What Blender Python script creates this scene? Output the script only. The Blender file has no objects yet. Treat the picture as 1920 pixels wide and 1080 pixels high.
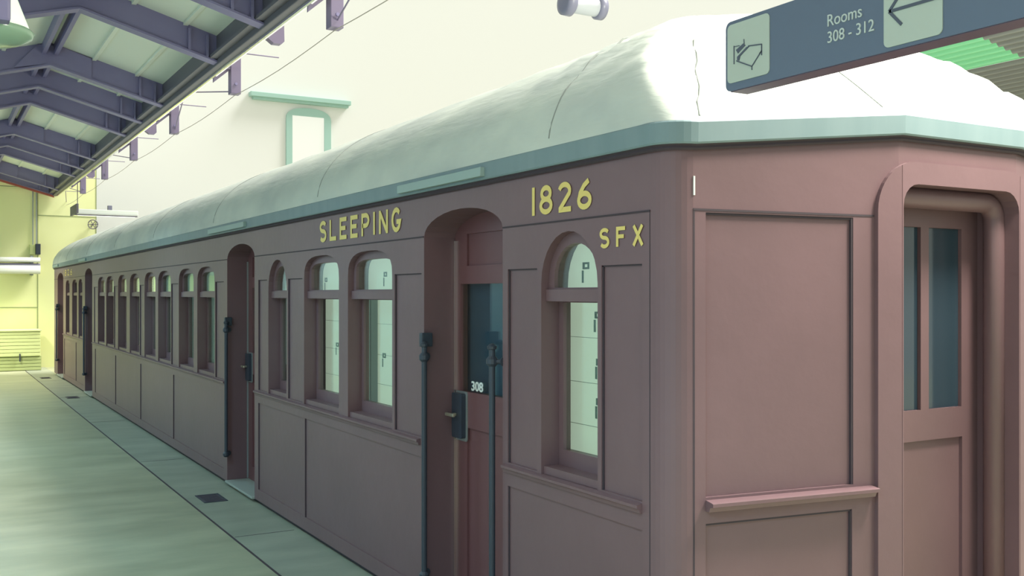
import bpy, bmesh, math, random
from mathutils import Vector, Matrix
from mathutils.geometry import tessellate_polygon
random.seed(7)
S = bpy.context.scene
COL = S.collection
PI = math.pi
# ---------------------------------------------------------------- camera
cd = bpy.data.cameras.new('camera'); cam = bpy.data.objects.new('camera', cd); COL.objects.link(cam)
cam.location = (0, 0, 1.6)
cam.rotation_euler = (math.radians(90), 0, math.radians(-30.13))
cd.sensor_width = 36; cd.lens = 1881/1920*36; cd.shift_y = 11/1920
cd.clip_start = .05
S.camera = cam
# ---------------------------------------------------------------- world, sun, exposure
W = bpy.data.worlds.new('world'); S.world = W; W.use_nodes = True
bg = W.node_tree.nodes['Background']
bg.inputs[0].default_value = (.93, .94, .825, 1); bg.inputs[1].default_value = .97
sd = bpy.data.lights.new('sun', 'SUN'); sd.energy = 6.8; sd.angle = math.radians(22); sd.color = (1, .97, .92)
sun = bpy.data.objects.new('sun', sd); COL.objects.link(sun)
sun.rotation_euler = Vector((.60, -.15, .79)).to_track_quat('Z', 'Y').to_euler()
S.view_settings.view_transform = 'Standard'; S.view_settings.look = 'None'
S.view_settings.exposure = 0; S.view_settings.gamma = 1; S.view_settings.use_curve_mapping = False

# ---------------------------------------------------------------- materials
def mat(name, col, rough=.5, metal=0, noise=None, bump=None, emit=None, spec=.5, coat=0):
    m = bpy.data.materials.new(name); m.use_nodes = True
    nt = m.node_tree; b = nt.nodes['Principled BSDF']
    b.inputs['Base Color'].default_value = (*col, 1); b.inputs['Roughness'].default_value = rough
    b.inputs['Metallic'].default_value = metal; b.inputs['Specular IOR Level'].default_value = spec
    b.inputs['Coat Weight'].default_value = coat
    tc = nt.nodes.new('ShaderNodeTexCoord')
    if noise:
        sc, col2, stretch = noise
        mp = nt.nodes.new('ShaderNodeMapping'); mp.inputs['Scale'].default_value = stretch
        n = nt.nodes.new('ShaderNodeTexNoise'); n.inputs['Scale'].default_value = sc; n.inputs['Detail'].default_value = 5
        r = nt.nodes.new('ShaderNodeValToRGB')
        r.color_ramp.elements[0].position = .35; r.color_ramp.elements[1].position = .68
        r.color_ramp.elements[0].color = (*col, 1); r.color_ramp.elements[1].color = (*col2, 1)
        nt.links.new(tc.outputs['Object'], mp.inputs[0]); nt.links.new(mp.outputs[0], n.inputs[0])
        nt.links.new(n.outputs[0], r.inputs[0]); nt.links.new(r.outputs[0], b.inputs['Base Color'])
    if bump:
        sc, st, stretch = bump
        mp = nt.nodes.new('ShaderNodeMapping'); mp.inputs['Scale'].default_value = stretch
        n = nt.nodes.new('ShaderNodeTexNoise'); n.inputs['Scale'].default_value = sc; n.inputs['Detail'].default_value = 4
        bp = nt.nodes.new('ShaderNodeBump'); bp.inputs['Strength'].default_value = st; bp.inputs['Distance'].default_value = .02
        nt.links.new(tc.outputs['Object'], mp.inputs[0]); nt.links.new(mp.outputs[0], n.inputs[0])
        nt.links.new(n.outputs[0], bp.inputs['Height']); nt.links.new(bp.outputs[0], b.inputs['Normal'])
    if emit:
        b.inputs['Emission Color'].default_value = (*emit[0], 1); b.inputs['Emission Strength'].default_value = emit[1]
    return m
M = {}
M['maroon'] = mat('maroon_paint', (.160, .094, .103), .42, noise=(2.2, (.178, .104, .114), (1, 1, 1)), bump=(14, .06, (1, 1, 1)), spec=.4)
M['maroon_dark'] = mat('maroon_door_paint', (.16, .07, .075), .4, spec=.4)
M['dark_line'] = mat('dark_joint_and_shade', (.05, .035, .045), .8)
M['fascia'] = mat('grey_blue_fascia_paint', (.165, .235, .25), .5, noise=(9, (.19, .26, .275), (1, 1, .15)))
M['strip'] = mat('pale_rain_strip_paint', (.30, .40, .38), .5)
M['canvas'] = mat('grey_roof_canvas', (.49, .525, .49), .85, noise=(3, (.61, .64, .57), (1.0, .6, 1)), bump=(5, .5, (1, .35, 2)), spec=.1)
M['seam'] = mat('roof_seam_tar', (.26, .28, .26), .8)
M['black'] = mat('black_iron', (.035, .045, .065), .42, spec=.5)  # bluish lift in the black stands in for haze
M['gold'] = mat('yellow_lettering', (.74, .58, .17), .5)
M['brass'] = mat('worn_metal', (.6, .58, .45), .3, .8)
M['steel'] = mat('grey_steel', (.35, .38, .38), .4, .5)
M['doorglass'] = mat('dark_window_glass', (.03, .05, .07), .08, spec=.6)
M['interior'] = mat('dim_interior', (.10, .14, .13), .8)
M['white_no'] = mat('white_number', (.75, .78, .75), .6)
M['purple'] = mat('dark_purple_paint', (.24, .21, .37), .5, noise=(3, (.26, .23, .39), (1, 1, 1)), spec=.4)
M['lilac'] = mat('lilac_grey_paint', (.22, .18, .28), .5)
M['beam'] = mat('grey_edge_beam', (.13, .12, .14), .5)
M['bright'] = mat('bright_gutter_lip', (.95, .95, .9), .12, 1)
M['red'] = mat('red_edge_trim', (.45, .12, .08), .5)
M['white'] = mat('white_paint', (.72, .76, .70), .45)
M['cabinet'] = mat('pale_green_slats', (.66, .72, .34), .5)
M['cabinet2'] = mat('green_base_boards', (.44, .50, .22), .5)
M['dark'] = mat('dark_box', (.05, .05, .10), .6)
M['teal'] = mat('teal_frame', (.33, .52, .47), .5)
M['signblack'] = mat('navy_sign_body', (.10, .135, .20), .35, spec=.5)
M['signred'] = mat('sign_underside', (.10, .065, .11), .5)
M['signpanel'] = mat('sign_panel_grey', (.44, .50, .44), .5)
M['signink'] = mat('sign_dark_ink', (.07, .085, .12), .5)
M['signtext'] = mat('sign_text_grey', (.50, .56, .54), .5)
M['lampgrey'] = mat('spotlight_grey', (.45, .47, .50), .4, .3)
M['lampband'] = mat('spotlight_dark_band', (.18, .18, .25), .4)
M['lens'] = mat('green_lens', (.28, .42, .30), .2, emit=((.5, .8, .5), .08))
M['shade'] = mat('lit_white_shade', (.8, .9, .75), .4, emit=((.85, 1, .8), .55))
M['tube'] = mat('lit_tube', (.9, .95, .9), .4, emit=((.95, 1, .9), 1.2))
M['drain'] = mat('drain_iron', (.075, .065, .085), .6)
M['plinth'] = mat('dark_underframe', (.05, .05, .06), .8)
M['threshold'] = mat('metal_threshold', (.36, .40, .36), .5, .2)

def lit(name, col, st):  # partitions glow by themselves, in place of light inside the car
    return mat(name, (.35, .38, .33), .7, emit=(col, st))
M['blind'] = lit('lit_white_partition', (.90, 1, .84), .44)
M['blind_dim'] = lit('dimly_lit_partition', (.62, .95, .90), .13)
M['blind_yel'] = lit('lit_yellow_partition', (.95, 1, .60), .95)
M['liner'] = mat('pale_window_liner', (.36, .46, .38), .6)

def glassmat():
    m = bpy.data.materials.new('clear_glass'); m.use_nodes = True; nt = m.node_tree
    for n in list(nt.nodes): nt.nodes.remove(n)
    o = nt.nodes.new('ShaderNodeOutputMaterial'); t = nt.nodes.new('ShaderNodeBsdfTransparent')
    t.inputs[0].default_value = (.88, .95, .9, 1)
    g = nt.nodes.new('ShaderNodeBsdfGlossy'); g.inputs['Roughness'].default_value = .03; g.inputs[0].default_value = (.9, 1, .95, 1)
    f = nt.nodes.new('ShaderNodeFresnel'); f.inputs[0].default_value = 1.45; mx = nt.nodes.new('ShaderNodeMixShader')
    ge = nt.nodes.new('ShaderNodeNewGeometry'); mr = nt.nodes.new('ShaderNodeMapRange')
    mr.inputs[3].default_value = 1.45; mr.inputs[4].default_value = 1/1.45
    nt.links.new(ge.outputs['Backfacing'], mr.inputs[0]); nt.links.new(mr.outputs[0], f.inputs[0])
    nt.links.new(f.outputs[0], mx.inputs[0]); nt.links.new(t.outputs[0], mx.inputs[1]); nt.links.new(g.outputs[0], mx.inputs[2])
    nt.links.new(mx.outputs[0], o.inputs[0]); return m
M['glass'] = glassmat()

def floormat():
    m = mat('polished_concrete', (.30, .33, .27), .42, spec=.45)
    nt = m.node_tree; b = nt.nodes['Principled BSDF']; tc = nt.nodes['Texture Coordinate']
    mp = nt.nodes.new('ShaderNodeMapping'); mp.inputs['Scale'].default_value = (.8, 2.2, 1)
    n = nt.nodes.new('ShaderNodeTexNoise'); n.inputs['Scale'].default_value = 1.3; n.inputs['Detail'].default_value = 7; n.inputs['Roughness'].default_value = .6
    r = nt.nodes.new('ShaderNodeValToRGB'); e = r.color_ramp.elements
    e[0].position = .3; e[1].position = .72; e[0].color = (.27, .285, .19, 1); e[1].color = (.44, .44, .30, 1)
    nt.links.new(tc.outputs['Object'], mp.inputs[0]); nt.links.new(mp.outputs[0], n.inputs[0]); nt.links.new(n.outputs[0], r.inputs[0])
    nt.links.new(r.outputs[0], b.inputs['Base Color'])
    bp = nt.nodes.new('ShaderNodeBump'); bp.inputs['Strength'].default_value = .08; bp.inputs['Distance'].default_value = .02
    nt.links.new(n.outputs[0], bp.inputs['Height']); nt.links.new(bp.outputs[0], b.inputs['Normal'])
    mr = nt.nodes.new('ShaderNodeMapRange'); mr.inputs[3].default_value = .3; mr.inputs[4].default_value = .55
    nt.links.new(n.outputs[0], mr.inputs[0]); nt.links.new(mr.outputs[0], b.inputs['Roughness'])
    return m
M['floor'] = floormat()
M['kerb'] = mat('grey_concrete_strip', (.25, .27, .21), .5, noise=(1.6, (.33, .35, .27), (1, 2, 1)), bump=(20, .05, (1, 1, 1)))
M['wall'] = mat('yellow_green_wall', (.84, .86, .43), .6, noise=(.8, (.88, .90, .50), (1, 1, 1)), spec=.2)
M['wall_glare'] = mat('ivory_glare_wall', (.73, .74, .725), .7)  # ivory colour paints the blown-out light on the far wall
M['wall_l'] = mat('blue_bounce_wall', (.34, .50, .62), .7)  # unseen walls, tinted blue to cool the light bounced onto the car side
M['ceil'] = mat('pale_ceiling_board', (.80, .83, .70), .7)
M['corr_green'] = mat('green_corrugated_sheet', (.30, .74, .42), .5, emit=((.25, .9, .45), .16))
M['corr_grey'] = mat('grey_corrugated_sheet', (.32, .33, .33), .6)

# ---------------------------------------------------------------- mesh helpers
def obj(name, bm, m, parent=None, smooth=False, matrix=None):
    me = bpy.data.meshes.new(name)
    bmesh.ops.recalc_face_normals(bm, faces=bm.faces[:])
    bm.to_mesh(me); bm.free()
    if smooth:
        for p in me.polygons: p.use_smooth = True
    for mm in (m if isinstance(m, list) else [m]): me.materials.append(mm)
    o = bpy.data.objects.new(name, me); COL.objects.link(o)
    if parent: o.parent = parent
    if parent and parent.location.length > 0:
        o.matrix_parent_inverse = Matrix.Translation(-parent.location) if parent.parent is None else Matrix()
    return o
def thing(name, label, cat, loc=(0, 0, 0), group=None):
    o = bpy.data.objects.new(name, None); COL.objects.link(o); o.location = loc; o.empty_display_size = .1
    o['label'] = label; o['category'] = cat
    if group: o['group'] = group
    return o
def tag(o, label, cat, group=None):
    o['label'] = label; o['category'] = cat
    if group: o['group'] = group
    return o
def struct(name, bm, m):
    o = obj(name, bm, m); o['kind'] = 'structure'; return o
def B(): return bmesh.new()
def box(bm, x0, x1, y0, y1, z0, z1, bev=0):
    r = bmesh.ops.create_cube(bm, size=1)
    vs = r['verts']
    for v in vs:
        v.co = Vector(((x0+x1)/2+v.co.x*(x1-x0), (y0+y1)/2+v.co.y*(y1-y0), (z0+z1)/2+v.co.z*(z1-z0)))
    if bev:
        es = list({e for v in vs for e in v.link_edges})
        bmesh.ops.bevel(bm, geom=es, offset=bev, segments=2, affect='EDGES', profile=.6)
    return bm
def tube(bm, pts, r, seg=10, closed=False):
    pts = [Vector(p) for p in pts]; rings = []; n = len(pts)
    for i, p in enumerate(pts):
        a = pts[(i-1) % n] if (closed or i > 0) else p; b = pts[(i+1) % n] if (closed or i < n-1) else p
        t = (b-a).normalized(); up = Vector((0, 0, 1)) if abs(t.z) < .95 else Vector((1, 0, 0))
        u = t.cross(up).normalized(); v = t.cross(u)
        rr = r[i] if isinstance(r, (list, tuple)) else r
        rings.append([bm.verts.new(p+(u*math.cos(k*2*PI/seg)+v*math.sin(k*2*PI/seg))*rr) for k in range(seg)])
    m = n if closed else n-1
    for i in range(m):
        A, C = rings[i], rings[(i+1) % n]
        for k in range(seg): bm.faces.new((A[k], A[(k+1) % seg], C[(k+1) % seg], C[k]))
    if not closed: bm.faces.new(rings[0]); bm.faces.new(rings[-1][::-1])
    return bm
def lathe(bm, prof, c, axis='Z', seg=28):
    rings = []
    for r, h in prof:
        ring = []
        for k in range(seg):
            a = 2*PI*k/seg; p = (r*math.cos(a), r*math.sin(a), h)
            if axis == 'Y': p = (p[0], p[2], p[1])
            if axis == 'X': p = (p[2], p[0], p[1])
            ring.append(bm.verts.new(Vector(c)+Vector(p)))
        rings.append(ring)
    for A, C in zip(rings, rings[1:]):
        for k in range(seg): bm.faces.new((A[k], A[(k+1) % seg], C[(k+1) % seg], C[k]))
    bm.faces.new(rings[0]); bm.faces.new(rings[-1])
    return bm
def plate(bm, outer, holes, mp, w0=0., w1=None):
    """flat plate in (u,v) with see-through holes; front at depth w0, optional back at depth w1 with edge faces"""
    loops = [outer]+holes
    flat = [p for l in loops for p in l]
    tris = tessellate_polygon([[Vector((p[0], p[1], 0)) for p in l] for l in loops])
    def lay(w):
        vs = [bm.verts.new(mp(p[0], p[1], w)) for p in flat]
        for t in tris:
            try: bm.faces.new([vs[i] for i in t])
            except ValueError: pass
        return vs
    a = lay(w0)
    if w1 is not None:
        b = lay(w1); k = 0
        for l in loops:
            n = len(l)
            for i in range(n):
                bm.faces.new((a[k+i], a[k+(i+1) % n], b[k+(i+1) % n], b[k+i]))
            k += n
def reveal(bm, loop, mp, w0, w1, back=False):
    a = [bm.verts.new(mp(p[0], p[1], w0)) for p in loop]; b = [bm.verts.new(mp(p[0], p[1], w1)) for p in loop]
    n = len(loop)
    for i in range(n): bm.faces.new((a[i], a[(i+1) % n], b[(i+1) % n], b[i]))
    if back:
        tris = tessellate_polygon([[Vector((p[0], p[1], 0)) for p in loop]])
        for t in tris: bm.faces.new([b[i] for i in t])
def rect(u0, u1, v0, v1): return [(u0, v0), (u1, v0), (u1, v1), (u0, v1)]
def arch(u0, u1, v0, vs, vt, e=2., n=14):
    """rectangle with a rounded head: sides up to vs, crown at vt; e>2 squarer shoulders"""
    c = (u0+u1)/2; a = (u1-u0)/2; h = vt-vs
    pts = [(u0, v0), (u1, v0)]
    for k in range(n+1):
        t = PI*k/n; cx, sx = math.cos(t), math.sin(t)
        pts.append((c+a*math.copysign(abs(cx)**(2/e), cx), vs+h*abs(sx)**(2/e)))
    return pts
def rrect(u0, u1, v0, v1, r, n=5, corners=(1, 1, 1, 1)):
    pts = []
    for i, (cx, cy, a0) in enumerate(((u1-r, v1-r, 0), (u0+r, v1-r, 90), (u0+r, v0+r, 180), (u1-r, v0+r, 270))):
        if corners[i]:
            for k in range(n+1):
                a = math.radians(a0+90*k/n); pts.append((cx+r*math.cos(a), cy+r*math.sin(a)))
        else:
            pts.append({0: (u1, v1), 1: (u0, v1), 2: (u0, v0), 3: (u1, v0)}[i])
    return pts
def strip(bm, mp, u0, u1, v0, v1, w0, w1):
    plate(bm, rect(u0, u1, v0, v1), [], mp, w0, w1)
def text_bm(txt, uleft, uright, v0, v1, mp, w0, w1, fat=.0, spacing=1.):
    """flat lettering; the string's left end at uleft, right end at uright"""
    cu = bpy.data.curves.new('t', 'FONT'); cu.body = txt; cu.fill_mode = 'BOTH'; cu.extrude = .5; cu.offset = fat; cu.space_character = spacing
    cu.resolution_u = 4
    o = bpy.data.objects.new('t', cu); COL.objects.link(o); bpy.context.view_layer.update()
    me = bpy.data.meshes.new_from_object(o.evaluated_get(bpy.context.evaluated_depsgraph_get()))
    bpy.data.objects.remove(o); bpy.data.curves.remove(cu)
    bm = bmesh.new(); bm.from_mesh(me); bpy.data.meshes.remove(me)
    xs = [v.co.x for v in bm.verts]; ys = [v.co.y for v in bm.verts]
    x0, x1, y0, y1 = min(xs), max(xs), min(ys), max(ys)
    for v in bm.verts:
        u = uleft+(v.co.x-x0)/(x1-x0)*(uright-uleft); q = v0+(v.co.y-y0)/(y1-y0)*(v1-v0)
        v.co = Vector(mp(u, q, w0 if v.co.z > 0 else w1))
    return bm

# ================================================================= SETTING
struct('floor', box(B(), -2.6, 26, -8, 24.2, -.2, 0), M['floor'])
b = B(); box(b, 1.725, 2.17, -8, 24, 0, .004); struct('trim_1', b, M['kerb'])
b = B(); box(b, 1.712, 1.724, -8, 24, 0, .003); struct('trim_2', b, M['dark_line'])
b = B()
for y in (3.2, 6.6, 10., 13.4, 16.8, 20.2): box(b, 1.73, 2.13, y, y+.008, .003, .0048)
struct('trim_3', b, M['dark_line'])
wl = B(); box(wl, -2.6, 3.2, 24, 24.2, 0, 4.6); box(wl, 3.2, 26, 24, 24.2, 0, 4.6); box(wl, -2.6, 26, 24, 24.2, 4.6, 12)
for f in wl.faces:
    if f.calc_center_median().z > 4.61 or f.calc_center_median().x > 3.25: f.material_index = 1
struct('wall_far', wl, [M['wall'], M['wall_glare']])
b = B(); box(b, -2.6, 14, -7.6, -7.4, 0, 5.2); struct('wall_back', b, M['wall_l'])
b = B(); box(b, -2.6, -2.4, -3, 24, 0, 3.7); struct('wall_left', b, M['wall_l'])
# joints of the far wall boards
b = B()
for x in (.85, 2.02, 3.2, -.35): box(b, x, x+.015, 23.994, 24.002, 0, 4.6)
for x0, x1, z in ((-2.4, .85, 2.95), (.85, 2.02, 1.3), (.85, 2.02, 3.9), (-2.4, .85, .9), (2.02, 3.2, 3.3)): box(b, x0, x1, 23.994, 24.002, z, z+.015)
struct('trim_4', b, mat('wall_joint', (.28, .33, .16), .8))
# arched window high in the far wall and the ledge over it
wf = lambda u, v, w: Vector((u, 24+w, v))
b = B(); plate(b, arch(7.53, 8.67, 4.2, 5.9, 6.18, 2.4), [rect(7.68, 8.5, 4.35, 5.98)], wf, -.06, .02); win = struct('window_1', b, M['teal'])
b = B(); plate(b, rect(7.68, 8.5, 4.35, 5.98), [], wf, -.02, -.012); obj('glass_pane', b, mat('milky_bright_glass', (.15, .16, .14), .5, emit=((.93, .94, .82), .84)), win)
b = B(); box(b, 6.62, 9.15, 23.8, 24, 6.33, 6.44, .01); box(b, 6.7, 9.1, 23.86, 24, 6.27, 6.33); struct('trim_5', b, M['teal'])

# ================================================================= SLEEPING CAR
XS, XC, Y0, Y1 = 2.15, 3.4805, 2.75, 21.9
side = lambda u, v, w: Vector((XS+w, u, v))
E0 = Vector((2.24, 2.635)); ED = Vector((.9903, -.1391)); EN = Vector((.1391, .9903)); TL = .892
def endl(u, v, w): p = E0+ED*u+EN*w; return Vector((p.x, p.y, v))
def endr(u, v, w): p = endl(u, v, w); return Vector((2*XC-p.x, p.y, v))
YM = (E0+ED*TL).y; XM = (E0+ED*TL).x
mid = lambda u, v, w: Vector((u, YM+w, v))
car = thing('sleeping_car', 'long maroon wooden railway sleeping car numbered 1826 with a grey canvas roof', 'railway carriage', (XC, 12, 0))
def cp(name, bm, m, parent=None, smooth=False):
    o = obj(name, bm, m, None, smooth)
    o.parent = parent or car
    o.matrix_parent_inverse = Matrix.Translation((-XC, -12, 0)) if parent is None else Matrix()
    return o
ZB, ZT, ZR, ZL = .035, 2.13, .85, 1.887
doors = [(3.785, 4.585), (7.63, 8.445), (16.5, 17.33), (20.35, 21.3)]
# (y0, y1, kind, lower light, upper light)
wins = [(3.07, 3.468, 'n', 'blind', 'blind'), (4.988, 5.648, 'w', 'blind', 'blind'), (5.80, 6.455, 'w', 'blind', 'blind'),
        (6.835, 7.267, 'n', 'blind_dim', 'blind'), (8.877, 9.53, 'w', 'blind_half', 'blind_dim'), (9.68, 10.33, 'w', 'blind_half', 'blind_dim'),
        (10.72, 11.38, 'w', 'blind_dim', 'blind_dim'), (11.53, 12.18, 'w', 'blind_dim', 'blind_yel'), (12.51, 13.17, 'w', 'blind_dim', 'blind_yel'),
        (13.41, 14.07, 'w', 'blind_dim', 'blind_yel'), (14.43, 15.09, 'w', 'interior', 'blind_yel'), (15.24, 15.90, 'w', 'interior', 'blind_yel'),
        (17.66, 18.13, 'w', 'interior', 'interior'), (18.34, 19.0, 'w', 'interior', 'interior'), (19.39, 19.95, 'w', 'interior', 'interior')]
def wout(y0, y1, k):
    return arch(y0, y1, .868, 1.64 if k == 'n' else 1.70, 1.845, 2.0 if k == 'n' else 2.8)
body = B()
holes = []
for y0, y1 in doors:
    h = arch(y0, y1, .04, 1.885, 2.0, 2.0); holes.append(h); reveal(body, h, side, 0, .20)
for y0, y1, k, _, _ in wins:
    h = wout(y0, y1, k); holes.append(h); reveal(body, h, side, 0, .13)
# shallow recessed panels beside windows and under the belt rail
pans = [(2.80, 3.045), (3.50, 3.74), (4.615, 4.955), (6.49, 6.80), (7.30, 7.53), (8.56, 8.85), (10.36, 10.69), (12.21, 12.48), (14.1, 14.4), (15.93, 16.3)]
for y0, y1 in pans:
    h = rect(y0, y1, .875, 1.705); holes.append(h); reveal(body, h, side, 0, .010, True)
lows = [(2.80, 3.74), (4.63, 6.44), (6.475, 7.53), (8.56, 10.60), (10.635, 12.45), (12.485, 14.30), (14.335, 16.2), (17.5, 18.5), (18.55, 20.2)]
for y0, y1 in lows:
    h = rect(y0, y1, .12, .775); holes.append(h); reveal(body, h, side, 0, .008, True)
plate(body, rect(Y0, Y1, ZB, ZT), holes, side)
# corner post, end faces, far side
arc = []
for k in range(9):
    t = k/8; p0, p1, p2 = Vector((XS, Y0)), Vector((XS, E0.y+.02)), E0
    arc.append(p0*(1-t)**2+p1*2*t*(1-t)+p2*t*t)
for mir in (0, 1):
    q = [Vector((2*XC-p.x, p.y)) if mir else p for p in arc]
    for a_, c_ in zip(q, q[1:]):
        body.faces.new([body.verts.new((a_.x, a_.y, ZB)), body.verts.new((c_.x, c_.y, ZB)), body.verts.new((c_.x, c_.y, ZT)), body.verts.new((a_.x, a_.y, ZT))])
for f in (endl, endr):
    hh = [rect(.05, .68, .905, 1.878), rect(.05, .675, .12, .815)]
    for h in hh: reveal(body, h, f, 0, .012, True)
    plate(body, [(0, ZB), (TL, ZB), (TL, 2.225), (0, ZT)], hh, f)
XO0, XO1 = XM+.006, 2*XC-XM-.006
hole = rrect(XO0, XO1, .04, 2.012, .085, corners=(1, 1, 0, 0))
plate(body, rect(XM, 2*XC-XM, ZB, 2.225), [hole], mid)
reveal(body, hole, mid, 0, .20)
plate(body, rect(Y0, Y1, ZB, ZT), [], lambda u, v, w: Vector((2*XC-XS, u, v)))
plate(body, rect(XS, 2*XC-XS, ZB, ZT), [], lambda u, v, w: Vector((u, Y1, v)))
bmesh.ops.remove_doubles(body, verts=body.verts[:], dist=.0004)
cp('body', body, M['maroon'])
# underframe, dark, set back beneath the body
b = B(); box(b, XS+.03, 2*XC-XS-.03, 2.95, Y1-.03, .0, .04); cp('underframe', b, M['plinth'])
# joints and painted recess shadows
b = B()
def gaps(z): 
    e = [Y0]+[v for d in doors for v in d]+[Y1]
    return [(e[i], e[i+1]) for i in range(0, len(e), 2)]
b.free()
def js(*a):
    b_ = B(); strip(b_, *a); cp('joint_shade_line', b_, M['dark_line'])
for y0, y1 in gaps(0):
    js(side, y0+.004, y1-.004, ZL-.003, ZL+.003, -.0035, .001)
for y in (Y0+.004,): js(side, y, y+.004, ZB, ZL, -.001, .001)
for f in (endl, endr):
    js(f, 0, .775, ZL-.0035, ZL+.0035, -.002, .001)
    js(f, .0, .006, ZB, ZL, -.0012, .001)
    js(f, .672, .680, .905, 1.878, .002, .0121); js(f, .05, .68, 1.870, 1.878, .004, .0121)
    js(f, .05, .675, .808, .815, .004, .0121); js(f, .668, .675, .12, .815, .004, .0121)
for y0, y1 in lows:
    js(side, y1-.006, y1, .12, .775, .003, .0081)
for y0, y1 in pans: js(side, y1-.007, y1, .875, 1.705, .004, .0101); js(side, y0, y1, 1.70, 1.705, .004, .0101)  # dark strips paint the shadow along left and top recess edges

b = B(); strip(b, endl, .0, .006, 1.935, 2.0, -.003, .001); cp('tape_mark', b, M['white'])
# belt rail between doors
def rail(bm, f, u0, u1, z0, z1, proj):
    prof = [(0, z0), (-proj*.45, z0), (-proj*.6, z0+(z1-z0)*.45), (-proj, z0+(z1-z0)*.6), (-proj, z1-.002), (-proj*.8, z1), (0, z1+.004)]
    A = [bm.verts.new(f(u0, z, w)) for w, z in prof]; C = [bm.verts.new(f(u1, z, w)) for w, z in prof]
    n = len(prof)
    for i in range(n): bm.faces.new((A[i], A[(i+1) % n], C[(i+1) % n], C[i]))
    bm.faces.new(A); bm.faces.new(C)
for y0, y1 in ((2.80, 3.765), (4.63, 7.60), (8.50, 16.42), (17.42, 20.3)):
    b = B(); rail(b, side, y0, y1, .834, .864, .022); cp('belt_rail', b, M['maroon'])
for f in (endl, endr):
    b = B(); rail(b, f, .05, .765, .858, .892, .045); cp('belt_rail', b, M['maroon'])
# side windows
for wi, (y0, y1, k, lo, up) in enumerate(wins):
    r = B()
    # fan light sash, transom, lower sash frame
    outer = arch(y0+.001, y1-.001, 1.57, 1.64 if k == 'n' else 1.70, 1.844, 2.0 if k == 'n' else 2.8)
    inner = arch(y0+.045, y1-.045, 1.625, 1.665 if k == 'n' else 1.735, 1.80, 2.0 if k == 'n' else 3.2)
    plate(r, outer, [inner], side, .035, .075)
    strip(r, side, y0+.001, y1-.001, 1.570, 1.618, .022, .036)
    plate(r, rect(y0+.001, y1-.001, .869, 1.57), [rect(y0+.035, y1-.035, .965, 1.565)], side, .085, .12)
    plate(r, rect(y0+.001, y1-.001, .869, .90), [], side, .012, .085)
    w_ = cp('window', r, M['maroon'])
    g = B(); plate(g, inner, [], side, .052, .056); cp('glass_pane', g, M['glass'], w_)
    g = B(); plate(g, rect(y0+.035, y1-.035, .965, 1.565), [], side, .100, .104); cp('glass_pane', g, M['glass'], w_)
    d = .185 if wi < 4 else .125; yl = y1+{0: .12, 1: -.013, 2: .10, 3: .10}.get(wi, .10)
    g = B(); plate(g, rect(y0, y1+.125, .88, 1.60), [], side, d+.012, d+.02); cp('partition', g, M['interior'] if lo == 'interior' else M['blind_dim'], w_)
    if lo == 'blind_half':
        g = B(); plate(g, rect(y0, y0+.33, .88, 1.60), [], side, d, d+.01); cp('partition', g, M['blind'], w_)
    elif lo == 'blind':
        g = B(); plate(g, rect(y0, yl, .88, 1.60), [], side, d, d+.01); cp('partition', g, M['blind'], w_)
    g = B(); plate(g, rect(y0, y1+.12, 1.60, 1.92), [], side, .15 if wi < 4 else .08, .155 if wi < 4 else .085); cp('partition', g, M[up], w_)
    if wi < 4 and lo != 'interior':
        g = B()
        marks = {0: [(.235, 1.50), (.225, 1.31), (.225, 1.15), (.27, 1.70)], 1: [(.30, 1.40), (.52, 1.22), (.31, 1.16), (.42, 1.70)], 2: [(.50, 1.25), (.62, 1.68)]}.get(wi, [])
        for du, z in marks:
            dd = .149 if z > 1.6 else d-.001
            plate(g, rect(y0+du, y0+du+.045, z, z+.028), [rect(y0+du+.010, y0+du+.032, z+.008, z+.020)], side, dd-.003, dd)
            strip(g, side, y0+du+.040, y0+du+.052, z-.055, z-.005, dd-.002, dd)
        for z in (1.42, 1.235, 1.06):
            strip(g, side, y0, yl, z, z+.0015, d-.002, d)
        if marks: cp('latch', g, mat('latch_grey', (.16, .20, .18), .6) if wi == 0 else bpy.data.materials['latch_grey'], w_)
        else: g.free()
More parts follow.
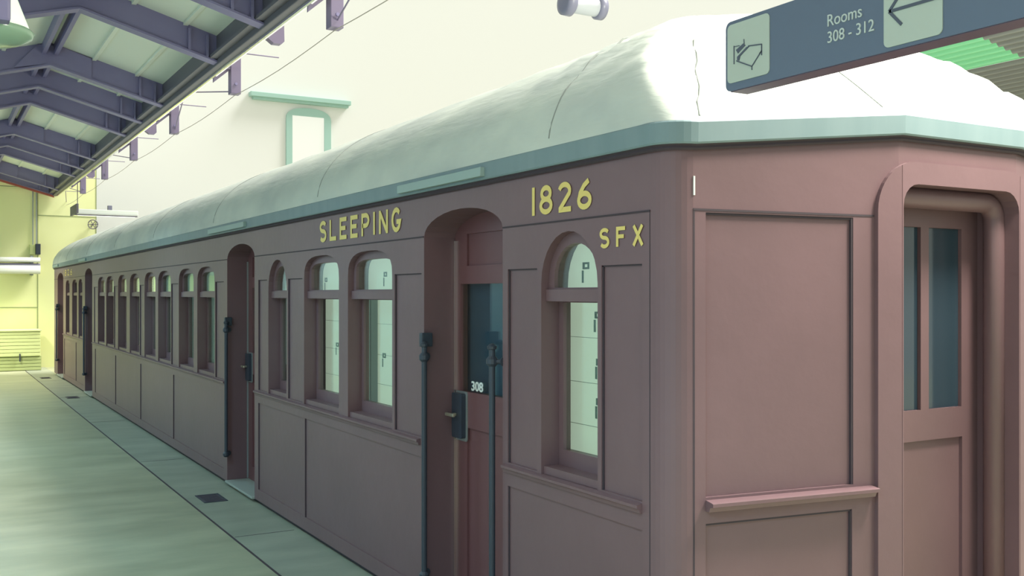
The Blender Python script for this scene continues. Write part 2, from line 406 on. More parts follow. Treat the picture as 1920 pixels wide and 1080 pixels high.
# side doors
DD = .175
for di, (y0, y1) in enumerate(doors):
    r = B()
    wl_ = rect(y0+.13, y1-.06, 1.11, 1.65) if di != 1 else rect(y0+.13, y1-.13, 1.11, 1.65)
    pn = [rect(y0+.10, y1-.13, .16, .93), rect(y0+.10, y1-.13, 1.74, 1.90)]
    plate(r, arch(y0+.001, y1-.001, .045, 1.885, 1.999, 2.0), [wl_]+pn, side, DD); reveal(r, wl_, side, DD, DD+.04)
    for p in pn: reveal(r, p, side, DD, DD+.012, True)
    d_ = cp('door', r, M['maroon_dark'])
    g = B(); plate(g, wl_, [], side, DD+.014, DD+.02); cp('glass_pane', g, M['glass'], d_)
    g = B(); plate(g, rect(y0+.36, y1, 1.05, 1.70), [], side, DD+.06, DD+.07); cp('curtain', g, mat('dark_blue_curtain', (.05, .07, .14), .8) if di == 0 else bpy.data.materials['dark_blue_curtain'], d_)
    g = B(); plate(g, rect(y0, y0+.36, 1.05, 1.70), [], side, DD+.08, DD+.09); cp('curtain', g, M['blind_dim'], d_)
    g = B(); strip(g, side, y1-.012, y1-.003, .05, 1.87, DD-.012, DD); cp('door_edge_strip', g, M['bright'] if di == 0 else M['steel'], d_)
    g = B(); plate(g, rrect(y1-.14, y1-.02, .86, 1.11, .012), [], side, DD-.006, DD); cp('lock_surround', g, M['steel'], d_)
    g = B(); plate(g, rrect(y1-.128, y1-.02, .875, 1.10, .012), [], side, DD-.03, DD-.006); cp('lock_case', g, M['black'], d_)
    g = B(); box(g, XS+DD-.065, XS+DD-.03, y1-.075, y1-.06, .985, 1.0, .003); box(g, XS+DD-.07, XS+DD-.055, y1-.11, y1-.02, .984, 1.001, .004); cp('door_handle', g, M['brass'], d_)
    b = B(); box(b, XS-.02, XS+.2, y0+.003, y1-.003, .028, .046, .004); cp('threshold', b, M['threshold'])
# the number in the near side door glass
b = text_bm('308', 4.425, 4.305, 1.118, 1.166, side, DD+.009, DD+.012, .02); cp('door_number', b, M['white_no'])
# handrails beside the doors
def handrail(y, ztop, zbot, off=.025, wy=.05):
    b = B(); x = XS-off
    tube(b, [(x, y, zbot), (x, y, ztop)], .014, 12)
    for z in (zbot+.02, ztop-.06):
        tube(b, [(x, y, z), (x+.035, y+wy, z)], .01, 8)
        lathe(b, [(.016, -.022), (.026, -.010), (.026, .010), (.016, .022)], (x, y, z), 'Z', 14)
        lathe(b, [(.022, -.004), (.022, .004)], (x+.035, y+wy, z), 'Y', 14)
    lathe(b, [(.008, -.012), (.02, -.006), (.022, .006), (.008, .018)], (x, y, ztop), 'Z', 14)
    return b
for y, zt, zb, wy in ((4.53, 1.345, .18, .052), (3.835, 1.365, .02, -.048), (8.385, 1.36, .25, .057), (17.27, 1.36, .30, .057), (21.24, 1.36, .3, .057)):
    cp('handrail', handrail(y, zt, zb, wy=wy), M['black'])
for y in (4.565, 8.425, 17.31, 21.28):
    b = B(); box(b, XS-.03, XS+.03, y-.02, y+.018, 1.335, 1.405, .006); cp('latch_box', b, M['black'])
# lettering
def ar(cx, cy, rx, ry, a0, a1, n=12):
    return [(cx+rx*math.cos(math.radians(a0+(a1-a0)*k/n)), cy+ry*math.sin(math.radians(a0+(a1-a0)*k/n))) for k in range(n+1)]
GL = {'S': [ar(.25, .715, .19, .205, 25, 270)+ar(.25, .285, .19, .225, 90, -150)[1:]], 'L': [[(.08, 1), (.08, .08), (.48, .08)]],
      'E': [[(.48, .92), (.08, .92), (.08, .08), (.48, .08)], [(.08, .51), (.42, .51)]], 'I': [[(.08, 0), (.08, 1)]], '1': [[(.08, 0), (.08, 1)]],
      'P': [[(.08, 0), (.08, .92), (.27, .92)]+ar(.27, .69, .18, .23, 80, -80, 8)+[(.27, .46), (.08, .46)]],
      'N': [[(.08, 0), (.08, 1)], [(.47, 0), (.47, 1)], [(.08, .95), (.47, .05)]],
      'G': [ar(.27, .5, .20, .42, 40, 318)+[(.46, .42), (.28, .42)]], 'F': [[(.08, 0), (.08, .92), (.46, .92)], [(.08, .52), (.40, .52)]],
      'X': [[(.05, 0), (.45, 1)], [(.45, 0), (.05, 1)]], '8': [ar(.25, .72, .165, .20, 0, 360, 20), ar(.25, .30, .20, .22, 0, 360, 20)],
      '2': [ar(.25, .70, .19, .22, 165, -25)+[(.08, .10)], [(.03, .08), (.48, .08)]],
      '6': [ar(.25, .30, .195, .22, 0, 360, 20), [(.40, .93), (.24, .78), (.11, .55), (.06, .32)]]}
def sign_word(txt, ul, ur, v0, v1, mp, adv, th):
    """yellow painted capitals; adv = advance per letter in units of the letter height before fitting"""
    wd = {'I': .16, '1': .16}; x = 0; polys = []
    for ch in txt:
        for pl in GL[ch]: polys.append([(px+x, py) for px, py in pl])
        x += wd.get(ch, .53)+adv
    tot = x-adv; bm = B(); k = (ur-ul)/tot; h = v1-v0; kx = abs(k)/h
    for pi_, pl in enumerate(polys):
        q = [(px*kx, py) for px, py in pl]; n = len(q); L_ = []; R_ = []
        cl = math.hypot(q[0][0]-q[-1][0], q[0][1]-q[-1][1]) < 1e-4
        for i in range(n):
            a_ = q[(i-1) % (n-1)] if cl else q[max(i-1, 0)]; c_ = q[(i+1) % (n-1)] if cl else q[min(i+1, n-1)]
            d1 = Vector((q[i][0]-a_[0], q[i][1]-a_[1])); d2 = Vector((c_[0]-q[i][0], c_[1]-q[i][1]))
            if d1.length < 1e-6: d1 = d2
            if d2.length < 1e-6: d2 = d1
            d1.normalize(); d2.normalize(); n1 = Vector((-d1.y, d1.x)); n2 = Vector((-d2.y, d2.x)); m_ = (n1+n2).normalized()
            w_ = th/2/max(.45, m_.dot(n1))
            L_.append((q[i][0]+m_.x*w_, q[i][1]+m_.y*w_)); R_.append((q[i][0]-m_.x*w_, q[i][1]-m_.y*w_))
        f = lambda p, w: mp(ul+math.copysign(p[0]*h, k), v0+p[1]*h, w)
        for w0 in (-.003-.0003*(pi_ % 4), 0.0005+.0001*(pi_ % 4)):
            A = [bm.verts.new(f(p, w0)) for p in L_]; C = [bm.verts.new(f(p, w0)) for p in R_]
            for i in range(n-1): bm.faces.new((A[i], A[i+1], C[i+1], C[i]))
    return bm
cp('lettering', sign_word('1826', 3.54, 3.098, 1.921, 2.037, side, .17, .18), M['gold'])
cp('lettering', sign_word('SFX', 3.053, 2.785, 1.770, 1.841, side, .28, .20), M['gold'])
cp('lettering', sign_word('SLEEPING', 6.14, 4.858, 1.930, 2.058, side, .16, .20), M['gold'])
cp('lettering', sign_word('1826', 20.3, 18.95, 1.93, 2.04, side, .17, .18), M['gold'])
# end gangway: raised band around the opening, roll moulding, door
for f in (endl, endr):
    b = B()
    pts = [(TL-.1125, ZB)]
    for k in range(9):
        a = math.radians(180-65.9*k/8); pts.append((TL-.1125+.19+.19*math.cos(a), 1.905+.19*math.sin(a)))
    pts = pts[:-1]+[(TL, 2.0785), (TL, ZB)]
    plate(b, pts[::-1], [], f, -.018, .0); cp('door_surround', b, M['maroon'])
top = []
for k in range(7):
    a = math.radians(114.1-24.1*k/6); top.append((XM+.0775+.19*math.cos(a) if k else XM, 1.905+.19*math.sin(a) if k else 2.0785))
tr = [(2*XC-x, z) for x, z in top][::-1]
lowr = rrect(XO0, XO1, .04, 2.012, .085, corners=(1, 1, 0, 0))[:12]
b = B(); plate(b, top+tr+[(2*XC-XM, ZB), (XO1, ZB)]+lowr+[(XO0, ZB), (XM, ZB)], [], mid, -.018, 0.)
cp('door_surround', b, M['maroon'])
b = B()
path = [(p[0], p[1]) for p in rrect(XO0+.012, XO1-.012, .05, 1.975, .075, corners=(1, 1, 0, 0))]
path = [(XO1-.012, .05)]+path[:12]+[(XO0+.012, .05)]
tube(b, [(x, YM+.085, z) for x, z in path], .042, 12); cp('roll_moulding', b, M['maroon'], smooth=True)
b = B(); wls = [rect(XC-.215, XC-.012, 1.13, 1.87), rect(XC+.038, XC+.245, 1.13, 1.87)]
pnl = rect(XC-.22, XC+.25, .2, 1.005)
plate(b, rect(XO0+.002, XO1-.002, .045, 2.01), wls+[pnl], mid, .17)
for w in wls: reveal(b, w, mid, .17, .2)
reveal(b, pnl, mid, .17, .185, True)
ed = cp('door', b, M['maroon'])
for w in wls:
    g = B(); plate(g, w, [], mid, .186, .19); cp('glass_pane', g, M['doorglass'], ed)
# cornice swept around the body, raised on the end
path = [(XS, Y1, 0, -1, 0), (XS, Y0, 0, -1, 0)]
for k in range(1, 9):
    t = k/8; d = Vector((-1, 0)).lerp(Vector((-EN.x, -EN.y)), t).normalized(); path.append((arc[k].x, arc[k].y, 0, d.x, d.y))
for k in (1, 2, 3): p = E0+ED*TL*k/3; path.append((p.x, p.y, .083*k/3, -EN.x if k < 3 else -.07, -EN.y if k < 3 else -1))
path += [(2*XC-x, y, z, -nx, ny) for x, y, z, nx, ny in path[::-1]]
path += [(2*XC-XS, Y1, 0, 0, 1), (XS, Y1, 0, 0, 1)]
def sweep(prof, zb=0):
    bm = B(); rings = []
    for x, y, z, nx, ny in path:
        rings.append([bm.verts.new((x+nx*o_, y+ny*o_, z+h)) for o_, h in prof])
    for A, C in zip(rings, rings[1:]):
        for i in range(len(prof)): bm.faces.new((A[i], A[(i+1) % len(prof)], C[(i+1) % len(prof)], C[i]))
    return bm
cp('cornice', sweep([(0, 2.106), (.028, 2.106), (.032, 2.112), (.034, 2.178), (.028, 2.184), (0, 2.184)]), M['fascia'])
cp('cornice_bead', sweep([(0, 2.088), (.012, 2.086), (.018, 2.092), (.016, 2.1), (.022, 2.106), (0, 2.107)]), M['dark_line'])
# rain strips over the side doors
for y0, y1 in ((3.89, 4.80), (7.75, 8.90), (16.9, 17.7), (20.8, 21.6)):
    b = B(); box(b, XS-.055, XS-.03, y0, y1, 2.118, 2.160, .004); cp('rain_strip', b, M['strip'])
# roof
AR, BR = XC-XS+.03, .665
def yend(x):
    d = min(x, 2*XC-x)
    if d < E0.x:
        t = max(0, (d-(XS-.03))/(E0.x-XS+.03)); return 2.80-.03-(.165)*math.sqrt(max(0, 1-(1-t)**2))
    if d < XM: return 2.605-(d-E0.x)/(XM-E0.x)*(2.605-YM+.03)
    return YM-.03
def zoff(x):
    d = min(x, 2*XC-x); return .083*max(0, min(1, (d-E0.x)/(XM-E0.x)))
def smin(a, b_, k=.05):
    h = max(k-abs(a-b_), 0)/k; return min(a, b_)-h*h*k/4
def roof_z(x, y):
    e = max(0, y-yend(x)); ef = max(0, Y1+.03-y)
    d = min(1, max(0, (XC-abs(x-XC)-(XS-.03))/AR))
    fx = math.sqrt(max(0, 1-(1-d)**2)); L = 1.05
    fe = math.sin(PI/2*min(1, e/L))
    ff = math.sqrt(max(0, 1-(1-min(1, ef/.6))**2))
    z = 2.178+BR*smin(smin(fx, fe), ff, .02)+zoff(x)*math.exp(-e/.8)
    # canvas wrinkles
    u = d*AR
    wr = math.exp(-((e-.75)/.7)**2)*math.exp(-((u-.35)/.3)**2)
    z += .013*wr*math.sin(26*(u*1.2+e*1.0)+2*math.sin(5*y)) + .005*math.sin(7*y+9*u)*min(1, u*6)*min(1, e*6)
    return z
xs = []
for k in range(61):
    a = PI*k/60; xs.append(XC-AR*math.cos(a))
es = [0, .004, .012, .025, .04, .06, .085, .115, .15, .19, .23, .28, .33, .38, .43, .48, .54, .6, .67, .74, .82, .9, 1, 1.1, 1.2, 1.32, 1.45, 1.6, 1.75, 1.9, 2.1, 2.3, 2.55, 2.8]
roof = B(); rows = []
for i, e in enumerate(es):
    rows.append([roof.verts.new((x, yend(x)+e, roof_z(x, yend(x)+e))) for x in xs])
ys = [5.6+.3*k for k in range(54)]; ys = [y for y in ys if y < 21.2]+[21.3, 21.5, 21.65, 21.77, 21.86, 21.91, 21.93]
for y in ys: rows.append([roof.verts.new((x, y, roof_z(x, y))) for x in xs])
for A, C in zip(rows, rows[1:]):
    for i in range(len(xs)-1): roof.faces.new((A[i], A[i+1], C[i+1], C[i]))
cp('roof', roof, M['canvas'], smooth=True)
for ys_ in (3.36, 6.1, 8.8, 11.5, 14.2, 16.9, 19.6):
    b = B(); tube(b, [(x, ys_+.05*math.sin(x*3), roof_z(x, ys_+.05*math.sin(x*3))) for x in xs[1:30]], .0035, 6); cp('roof_seam', b, M['seam'])
b = B(); tube(b, [(2.27+.0*k, 0, 0) for k in range(0)] or [(x, y, roof_z(x, y)+.001) for x, y in [(2.262+.030*k, 2.627+.038*k+.010*math.sin(k*1.7)) for k in range(10)]], .003, 6); cp('roof_seam', b, M['seam'])
b = B(); tube(b, [(x, y, roof_z(x, y)+.001) for x, y in [(3.06-.006*k, 2.53+.045*k) for k in range(12)]], .0022, 6); cp('roof_seam', b, M['seam'])

# ================================================================= PLATFORM CANOPY
can = thing('platform_canopy', 'low dark purple ridged platform canopy with pale ceiling boards above the walkway', 'canopy', (1.13, 12, 4.1))
def kp(name, bm, m, parent=None, smooth=False):
    o = obj(name, bm, m, None, smooth); o.parent = parent or can
    o.matrix_parent_inverse = Matrix.Translation((-1.13, -12, -4.1)) if parent is None else Matrix(); return o
XR, ZRI, XE, ZE = 1.13, 4.10, 2.34, 3.76
XL = 2*XR-XE-.6; SL = (ZRI-ZE)/(XE-XR)
zr = lambda x: ZRI-SL*abs(x-XR)
CY0, CY1 = 3.0, 23.95
b = B()
for (xa, xb) in ((XR, XE+.02), (XR, XL)):
    vs = [b.verts.new((x, y, zr(x)+dz)) for dz in (.235, .26) for x, y in ((xa, CY0), (xb, CY0), (xb, CY1), (xa, CY1))]
    b.faces.new(vs[:4]); b.faces.new(vs[4:])
    for i in range(4): b.faces.new((vs[i], vs[(i+1) % 4], vs[4+(i+1) % 4], vs[4+i]))
kp('ceiling_board', b, M['ceil'])
for xa in (XR+.45, XR+.9, XR-.45):
    b = B(); box(b, xa-.02, xa+.02, CY0, CY1, zr(xa)+.215, zr(xa)+.24); kp('purlin', b, M['ceil'])
def rafter(y, dep=.24, th=.07, gus=False):
    b = B()
    prof = [(XL, zr(XL)), (XR, ZRI), (XE, ZE), (XE, ZE+dep), (XR, ZRI+dep), (XL, zr(XL)+dep)]
    A = [b.verts.new((x, y-th/2, z)) for x, z in prof]; C = [b.verts.new((x, y+th/2, z)) for x, z in prof]
    n = len(prof)
    for i in range(n): b.faces.new((A[i], A[(i+1) % n], C[(i+1) % n], C[i]))
    b.faces.new(A[:2]+[A[4], A[5]]); b.faces.new(A[1:5]); b.faces.new(C[:2]+[C[4], C[5]]); b.faces.new(C[1:5])
    # flange along the bottom
    for (x0, x1) in ((XL, XR), (XR, XE)):
        q = [(x0, zr(x0)), (x1, zr(x1))]
        vv = [b.verts.new((x, yy, z-dz)) for dz in (0, .018) for (x, z) in q for yy in (y-th, y+th)]
        b.faces.new((vv[0], vv[1], vv[3], vv[2])); b.faces.new((vv[4], vv[5], vv[7], vv[6])); b.faces.new((vv[0], vv[2], vv[6], vv[4])); b.faces.new((vv[1], vv[3], vv[7], vv[5]))
    kp('rafter', b, M['purple'])
    for xx in (XE-.28, XE-.12): b = B(); box(b, xx-.012, xx+.012, y-th, y-th/2, zr(xx), zr(xx)+.2); kp('stiffener', b, M['purple'])
    if gus:
        b = B(); q = [(XR-.35, zr(XR-.35)+.02), (XR-.12, ZRI+.2), (XR+.12, ZRI+.2), (XR+.42, zr(XR+.42)+.22), (XR+.42, zr(XR+.42)), (XR, ZRI)]
        A = [b.verts.new((x, y-.06, z)) for x, z in q]; C = [b.verts.new((x, y-.045, z)) for x, z in q]
        b.faces.new(A); b.faces.new(C)
        for i in range(6): b.faces.new((A[i], A[(i+1) % 6], C[(i+1) % 6], C[i]))
        kp('gusset_plate', b, M['purple'])
for y, g in ((4.0, 0), (6.6, 1), (8.0, 0), (9.5, 0), (12.0, 1), (13.3, 0), (14.5, 0), (17.4, 1), (18.8, 0), (20.0, 0), (22.8, 1), (23.9, 0)):
    rafter(y, gus=bool(g))
for dx in (-.06, .06):
    b = B(); box(b, XR+dx-.02, XR+dx+.02, CY0, CY1, ZRI+.10, ZRI+.24); kp('ridge_beam', b, M['purple'])
b = B(); box(b, XE-.03, XE+.05, CY0, CY1, ZE-.03, ZE+.28, .008); box(b, XE-.10, XE-.03, CY0, CY1, ZE+.02, ZE+.05)
kp('edge_beam', b, M['beam'])
b = B(); tube(b, [(XE+.055, CY0, ZE-.035), (XE+.055, CY1, ZE-.035)], .022, 10); kp('gutter_lip', b, M['bright'])
b = B(); box(b, XL, XE+.05, 23.90, 23.94, ZE-.05, ZE-.0) if False else None
for (x0, x1) in ((XL, XR), (XR, XE)):
    vv = [b.verts.new((x, yy, zr(x)-dz)) for dz in (.02, .06) for x in (x0, x1) for yy in (23.88, 23.96)]
    for f in ((0, 1, 3, 2), (4, 5, 7, 6), (0, 2, 6, 4), (1, 3, 7, 5)): b.faces.new([vv[i] for i in f])
kp('end_trim', b, M['red'])
# drop posts and bracket plates outside the edge
XP = 2.60
for i in range(7):
    y = 7.1+2.83*i
    b = B(); box(b, XP-.05, XP+.05, y-.055, y+.055, 3.565, 3.98, .006); kp('drop_post', b, M['lilac'])
    b = B(); box(b, XE+.05, XP-.05, y-.045, y+.045, 3.80, 3.96, .005)
    for q in ((XE+.06, 3.74),):
        vs = [b.verts.new((x, yy, z)) for yy in (y-.01, y+.01) for x, z in ((XE+.05, 3.80), (XP-.05, 3.80), (XE+.05, 3.66))]
        b.faces.new(vs[:3]); b.faces.new(vs[3:])
        for k in range(3): b.faces.new((vs[k], vs[(k+1) % 3], vs[3+(k+1) % 3], vs[3+k]))
    kp('cross_arm', b, M['lilac'])
    b = B(); lathe(b, [(.014, -.006), (.014, .006)], (XP, y-.06, 3.66), 'Y', 10); kp('bolt', b, M['purple'])
    b = B(); tube(b, [(XE+.12, y-1.2, 3.80), (XP, y-.06, 3.62)] if i % 2 == 0 else [(XE+.12, y+1.3, 3.80), (XP, y+.03, 3.60)], .007, 6); kp('stay_rod', b, M['lilac'])
    b = B(); tube(b, [(XE+.05, y-.8, 3.79), (XP+.2, y-.8, 3.79)], .006, 6); kp('stay_rod', b, M['lilac'])
for y in (8.6, 14.3, 20.2):
    b = B(); q = [(XE+.04, 4.0), (XP+.07, 4.0), (XP+.075, 3.80), (XP+.05, 3.775), (XP-.02, 3.775), (XE+.15, 3.84), (XE+.04, 3.87)]
    A = [b.verts.new((x, y-.04, z)) for x, z in q]; C = [b.verts.new((x, y+.04, z)) for x, z in q]; n = len(q)
    b.faces.new(A); b.faces.new(C)
    for i in range(n): b.faces.new((A[i], A[(i+1) % n], C[(i+1) % n], C[i]))
    kp('bracket_plate', b, M['lilac'])
b = B(); pts = []
for i in range(7):
    y = 7.1+2.83*i
    for k in range(6): pts.append((XP, y-2.83*(1-k/6), 3.556-.03*math.sin(PI*k/6)))
pts.append((XP, 7.1+2.83*6, 3.556)); tube(b, pts, .0035, 6)
tag(obj('suspended_cable', b, mat('pale_cable', (.45, .40, .34), .6)), 'thin cable strung along the bottoms of the canopy drop posts', 'cable')

# ================================================================= FITTINGS
lamp = thing('pendant_lamp', 'bell shaped pendant lamp with a green lens hanging under the platform canopy', 'lamp', (.27, 6.0, 2.95))
def lp(name, bm, m, smooth=True):
    o = obj(name, bm, m, None, smooth); o.parent = lamp; o.matrix_parent_inverse = Matrix.Translation((-.27, -6.0, -2.95)); return o
c = (.27, 6.0, 2.95)
lp('housing', lathe(B(), [(.03, .42), (.07, .40), (.095, .34), (.10, .15), (.09, .12)], c), M['purple'])
lp('lamp_shade', lathe(B(), [(.095, .33), (.13, .25), (.175, .13), (.205, .05), (.198, .05), (.12, .2), (.09, .3)], c), M['shade'])
lp('lens', lathe(B(), [(.21, .06), (.222, .045), (.21, .02), (.15, -.01), (.07, -.022), (.01, -.025)], c), M['lens'])
lp('mounting_box', box(B(), -.05, .355, 5.66, 5.76, 2.98, 3.84, .015), M['purple'], False)
lp('suspension_rod', tube(B(), [(c[0], c[1], c[2]+.4), (c[0], c[1], 4.088)], .01, 8), M['purple'])
def lampligt(name, loc, en, col, size=.25, ang=150):
    l = bpy.data.lights.new(name, 'SPOT'); l.energy = en; l.color = col; l.shadow_soft_size = size; l.spot_size = math.radians(ang); l.spot_blend = .6
    o = bpy.data.objects.new(name, l); COL.objects.link(o); o.location = loc; return o
for i, y in enumerate((1.0, 6.0, 11.0, 16.0, 21.0)):
    lampligt('pendant_light', (.27, y, 2.88), 135 if i < 4 else 400, (.33, .76, 1) if i < 4 else (1, 1, .78), .22, 150)
hb = bpy.data.lights.new('end_fill_light', 'POINT'); hb.energy = 470; hb.color = (1, .97, .82); hb.shadow_soft_size = .25  # unseen fill light without a body, added to brighten the upper car end
ho = bpy.data.objects.new('end_fill_light', hb); COL.objects.link(ho); ho.location = (3.7, 1.65, 3.6)

for n, (x, y) in enumerate(((1.90, 7.95), (1.90, 16.75), (1.90, 20.9))):
    lab = ['dark square drain cover set in the concrete strip nearest the camera', 'small dark drain cover in the concrete strip beside the third carriage door', 'dark drain cover in the concrete strip farthest along, near the end wall'][n]
    d = thing('drain_cover', lab, 'drain cover', (x, y, .004), 'drain covers along the platform strip')
    def dp(name, bm, m):
        o = obj(name, bm, m); o.parent = d; o.matrix_parent_inverse = Matrix.Translation((-x, -y, -.004)); return o
    b = B(); plate(b, rect(x-.09, x+.09, y-.16, y+.16), [rect(x-.075, x+.075, y-.145, y+.145)], lambda u, v, w: Vector((u, v, .0045+w)), .004, 0); dp('frame', b, M['black'])
    b = B(); box(b, x-.075, x+.075, y-.145, y+.145, .0045, .006)
    for k in range(9): yy = y-.125+k*.031; box(b, x-.065, x+.065, yy-.006, yy+.006, .006, .009)
    dp('grate', b, M['drain'])

# cabinet by the end wall
cb = thing('slatted_cabinet', 'pale green slatted low cabinet standing against the yellow-green end wall', 'cabinet', (1.3, 23.4, 0))
def cbp(name, bm, m):
    o = obj(name, bm, m); o.parent = cb; o.matrix_parent_inverse = Matrix.Translation((-1.3, -23.4, 0)); return o
b = B(); box(b, .83, 2.02, 23.12, 23.75, .0, .30)
for k in range(4): box(b, .84, 2.01, 23.10, 23.12, .015+k*.07, .075+k*.07, .004)
cbp('base', b, M['cabinet2'])
b = B(); box(b, .80, 2.0, 23.10, 23.75, .30, .82)
for k in range(7): box(b, .80, 2.0, 23.07, 23.10, .31+k*.073, .375+k*.073, .005)
box(b, .78, 2.02, 23.05, 23.77, .82, .85, .005)
cbp('slatted_lid', b, M['cabinet'])
b = B(); box(b, 1.60, 1.625, 23.04, 23.07, .20, .36, .004); cbp('handle', b, M['black'])
b = B(); box(b, .15, .78, 23.3, 23.7, 0, .2, .01); box(b, .13, .8, 23.28, 23.72, .2, .235, .006)
tag(obj('floor_box', b, M['dark']), 'low dark navy box on the floor left of the slatted cabinet', 'box')
b = B(); box(b, -.6, .76, 23.45, 23.9, .0, .45, .01); box(b, -.62, .78, 23.43, 23.92, .45, .49, .006); box(b, -.6, .76, 23.44, 23.46, .28, .30)
tag(obj('bench', b, M['cabinet2']), 'low green bench against the end wall behind the dark floor box', 'bench')
# rails on the end wall
rw = thing('wall_rail', 'pair of white horizontal pipes running across the yellow-green end wall', 'rail', (.6, 23.9, 2.2))
def rp(name, bm, m, s=False):
    o = obj(name, bm, m, None, s); o.parent = rw; o.matrix_parent_inverse = Matrix.Translation((-.6, -23.9, -2.2)); return o
for z, r in ((2.33, .055), (2.12, .095)):
    rp('pipe', tube(B(), [(-2.3, 23.84, z), (2.06, 23.84, z)], r, 14), M['white'], True)
rp('pipe', tube(B(), [(-2.3, 23.84, 2.23), (2.06, 23.84, 2.23)], .03, 10), M['lampband'], True)
b = B()
for x in (-1.6, .1, 1.9): box(b, x-.03, x+.03, 23.86, 24, 2.0, 2.42)
rp('bracket', b, M['steel'])
# conduit and junction box
cn = thing('wall_conduit', 'thin vertical grey conduit with a junction box on the end wall by the carriage', 'conduit', (1.97, 23.95, 2.5))
def np_(name, bm, m):
    o = obj(name, bm, m); o.parent = cn; o.matrix_parent_inverse = Matrix.Translation((-1.97, -23.95, -2.5)); return o
b = B(); tube(b, [(1.93, 23.97, 2.45), (1.93, 23.97, 3.9)], .012, 8); np_('conduit', b, M['steel'])
b = B(); tube(b, [(2.0, 23.97, 2.45), (2.0, 23.97, 3.9)], .012, 8); np_('conduit', b, M['steel'])
b = B(); box(b, 1.86, 1.97, 23.86, 24, 2.45, 2.66, .006); np_('junction_box', b, M['cabinet2'])
b = B(); box(b, 1.975, 2.07, 23.84, 24, 2.45, 2.68, .006); np_('switch_box', b, M['black'])
# strip light hung under the end of the canopy
sl = thing('strip_light', 'white fluorescent strip light hanging above the far end of the carriage roof', 'light', (2.9, 21.25, 3.3))
def sp_(name, bm, m, s=False):
    o = obj(name, bm, m, None, s); o.parent = sl; o.matrix_parent_inverse = Matrix.Translation((-2.9, -21.25, -3.3)); return o
b = B(); box(b, 2.46, 3.62, 21.18, 21.32, 3.17, 3.26, .008); sp_('housing', b, M['white'])
b = B(); box(b, 2.44, 2.48, 20.9, 21.9, 3.16, 3.34, .005); sp_('end_bracket', b, M['beam'])
b = B(); box(b, 2.44, 3.60, 21.15, 21.18, 3.135, 3.160, .004); sp_('reflector_edge', b, M['beam'])
sp_('tube', tube(B(), [(2.5, 21.23, 3.145), (3.56, 21.23, 3.145)], .014, 10), M['tube'], True)
sp_('suspension_rod', tube(B(), [(2.5, 21.25, 3.26), (2.5, 21.25, 3.805)], .008, 6), M['beam'])
b = B(); box(b, 3.05, 3.13, 21.19, 21.29, 3.26, 3.35, .006); sp_('ballast', b, M['lampband'])
# valve wheel on wall
b = B(); tube(b, [(3.13+.10*math.cos(a*PI/8), 23.9, 3.14+.10*math.sin(a*PI/8)) for a in range(16)], .012, 6, True)
for a in range(3): tube(b, [(3.13-.1*math.cos(a*PI/3), 23.9, 3.14-.1*math.sin(a*PI/3)), (3.13+.1*math.cos(a*PI/3), 23.9, 3.14+.1*math.sin(a*PI/3))], .008, 6)
tube(b, [(3.13, 23.9, 3.14), (3.13, 24, 3.14)], .02, 8)
tag(obj('valve_wheel', b, M['beam']), 'small spoked valve wheel on the end wall just above the far carriage roof', 'valve')

# spotlight hanging over the roof
FX, FY, FZ = 3.42, 5.02, 3.34
fl = thing('cylinder_spotlight', 'grey cylindrical spotlight with dark end bands hanging above the carriage roof', 'spotlight', (FX, FY, FZ))
def fp(name, bm, m, s=True):
    o = obj(name, bm, m, None, s); o.parent = fl; o.matrix_parent_inverse = Matrix.Translation((-FX, -FY, -FZ)); return o
fp('barrel', lathe(B(), [(.05, -.12), (.055, -.10), (.055, .09), (.05, .11)], (FX, FY, FZ), 'X'), M['lampgrey'])
fp('end_band', lathe(B(), [(.05, -.155), (.075, -.15), (.078, -.10), (.06, -.085)], (FX, FY, FZ), 'X'), M['lampband'])
fp('end_band', lathe(B(), [(.055, .08), (.07, .09), (.07, .13), (.04, .14)], (FX, FY, FZ), 'X'), M['lampband'])
fp('suspension_rod', tube(B(), [(FX, FY, FZ+.05), (FX, FY, 5.2)], .01, 8), M['lampband'])
b = B(); box(b, FX-.03, 7.6, FY-.03, FY+.03, 5.2, 5.3); fp('support_arm', b, M['lilac'], False)

# ================================================================= HANGING SIGN
SX, SW = 2.25, .08
sf = lambda u, v, w: Vector((SX+w, u, v))
sg = thing('hanging_sign', 'long navy overhead direction sign reading Rooms 308 - 312 with a left arrow', 'sign', (SX, 1.8, 2.37))
def gp(name, bm, m, parent=None):
    o = obj(name, bm, m); o.parent = parent or sg
    o.matrix_parent_inverse = Matrix.Translation((-SX, -1.8, -2.37)) if parent is None else Matrix(); return o
SY0, SY1, SZ0, SZ1 = .75, 2.485, 2.258, 2.484
b = B(); plate(b, rrect(SY0, SY1, SZ0, SZ1, .022), [], sf, 0, SW); gp('case', b, M['signblack'])
b = B(); box(b, SX+.004, SX+SW-.004, SY0+.02, SY1-.02, SZ0-.002, SZ0+.001); gp('underside', b, M['signred'])
b = B(); plate(b, rrect(2.286, 2.474, 2.283, 2.472, .016), [], sf, -.003, 0); pb = gp('pictogram_panel', b, M['signpanel'])
def stroke(bm, pts, wd):
    for (u0, v0), (u1, v1) in zip(pts, pts[1:]):
        L = math.hypot(u1-u0, v1-v0); nx, ny = -(v1-v0)/L*wd/2, (u1-u0)/L*wd/2
        plate(bm, [(u0+nx, v0+ny), (u1+nx, v1+ny), (u1-nx, v1-ny), (u0-nx, v0-ny)], [], sf, -.005, -.003)
def zz(x, y):      # drawing units of the pictogram -> sign face
    return (2.474-(x-80)/262*.188, 2.472-(y+.27*(x-80)-110)/412*.187)
b = B()
Z = lambda *l: [zz(*p) for p in l]
stroke(b, Z((125, 255), (125, 385)), .003)
stroke(b, Z((125, 262), (160, 255)), .002)
plate(b, Z((138, 285), (185, 242), (198, 255), (150, 310)), [], sf, -.005, -.003)
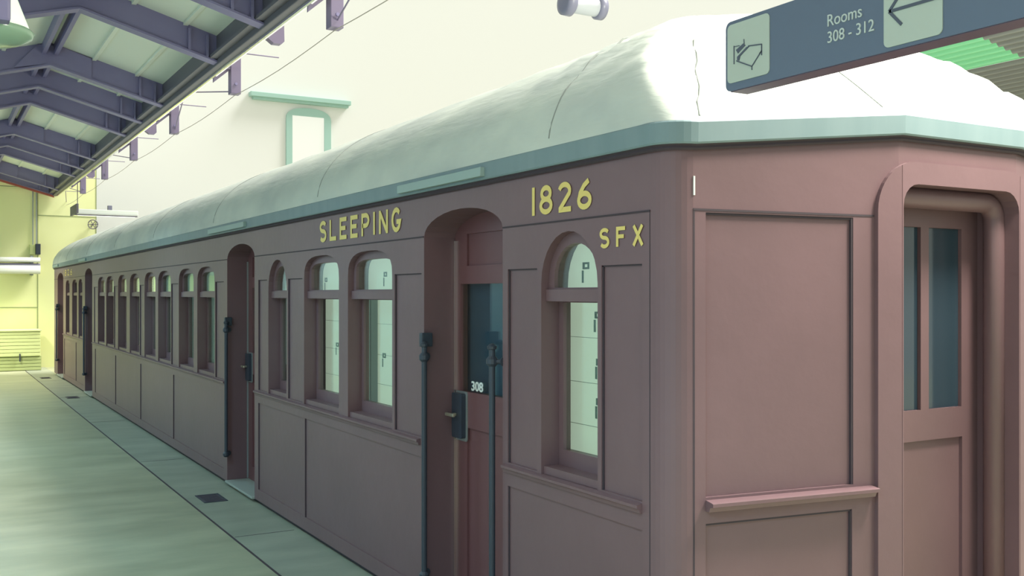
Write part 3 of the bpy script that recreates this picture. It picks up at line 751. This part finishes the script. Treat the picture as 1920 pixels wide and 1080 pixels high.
plate(b, Z((145, 335), (205, 268), (225, 262), (165, 330), (158, 362), (146, 358)), [], sf, -.005, -.003)
stroke(b, Z((215, 262), (298, 255), (298, 300), (238, 405), (140, 362)), .0035)
stroke(b, Z((298, 300), (298, 330)), .003); stroke(b, Z((238, 405), (238, 430)), .003)
stroke(b, Z((188, 212), (190, 245)), .0025); stroke(b, Z((300, 300), (285, 318)), .003)
gp('bed_pictogram', b, M['signink'], pb)
b = B(); plate(b, rrect(1.672, 1.855, 2.268, 2.470, .016), [], sf, -.003, 0); pb = gp('arrow_panel', b, M['signpanel'])
b = B(); stroke(b, [(1.835, 2.364), (1.69, 2.364)], .0085); stroke(b, [(1.796, 2.408), (1.8365, 2.364), (1.796, 2.320)], .0085)
gp('left_arrow', b, M['signink'], pb)
b = text_bm('Rooms', 2.053, 1.930, 2.373, 2.407, sf, -.003, 0, .0); gp('lettering', b, M['signtext'])
b = text_bm('308 - 312', 2.053, 1.888, 2.325, 2.358, sf, -.003, 0, .0); gp('lettering', b, M['signtext'])
for y in (2.16, 1.1):
    b = B(); box(b, SX+.02, SX+.06, y-.03, y+.03, SZ1, SZ1+.03, .004); tube(b, [(SX+.04, y, SZ1+.03), (SX+.04, y, 5.2)], .008, 8); gp('hanger_rod', b, M['lampband'])
b = B(); box(b, SX-.02, 7.6, 1.06, 1.14, 5.2, 5.3); box(b, SX, SX+.08, 1.06, 2.2, 5.2, 5.26); gp('support_beam', b, M['lilac'])

# ================================================================= CORRUGATED SIDE ROOF
cr = thing('corrugated_roof', 'green and grey corrugated sheet roof beyond the carriage at far right', 'roof', (8, 5, 0))
def crp(name, bm, m):
    o = obj(name, bm, m, None, False); o.parent = cr; o.matrix_parent_inverse = Matrix.Translation((-8, -5, 0)); return o
def corr(x0, x1, y0, y1, pitch=.075, amp=.012):
    b = B(); n = int((x1-x0)/pitch*8); rows = []
    for y in (y0, y1):
        rows.append([b.verts.new((x0+(x1-x0)*k/n, y, 4.33-.18*(x0+(x1-x0)*k/n)+amp*math.sin(2*PI*(x1-x0)/pitch*k/n))) for k in range(n+1)])
    for i in range(n): b.faces.new((rows[0][i], rows[0][i+1], rows[1][i+1], rows[1][i]))
    return b
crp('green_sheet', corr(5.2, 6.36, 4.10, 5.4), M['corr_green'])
crp('grey_sheet', corr(6.36, 9.2, 2.5, 7.5), M['corr_grey'])
crp('grey_sheet', corr(5.2, 6.36, 2.9, 4.10), M['corr_grey'])
b = B(); box(b, 9.0, 9.12, 2.5, 7.5, 2.55, 2.68); crp('eave_beam', b, M['lilac'])
for y in (2.7, 7.3):
    b = B(); box(b, 9.0, 9.12, y-.06, y+.06, 0, 2.6); crp('post', b, M['lilac'])
for y in (3.0, 5.3, 7.2):
    b = B(); vs = [b.verts.new((x, yy, 4.33-.18*x-dz)) for dz in (.02, .10) for x in (5.2, 9.2) for yy in (y-.03, y+.03)]
    for f in ((0, 1, 3, 2), (4, 5, 7, 6), (0, 2, 6, 4), (1, 3, 7, 5), (0, 1, 5, 4), (2, 3, 7, 6)): b.faces.new([vs[i] for i in f])
    crp('roof_joist', b, M['lilac'])
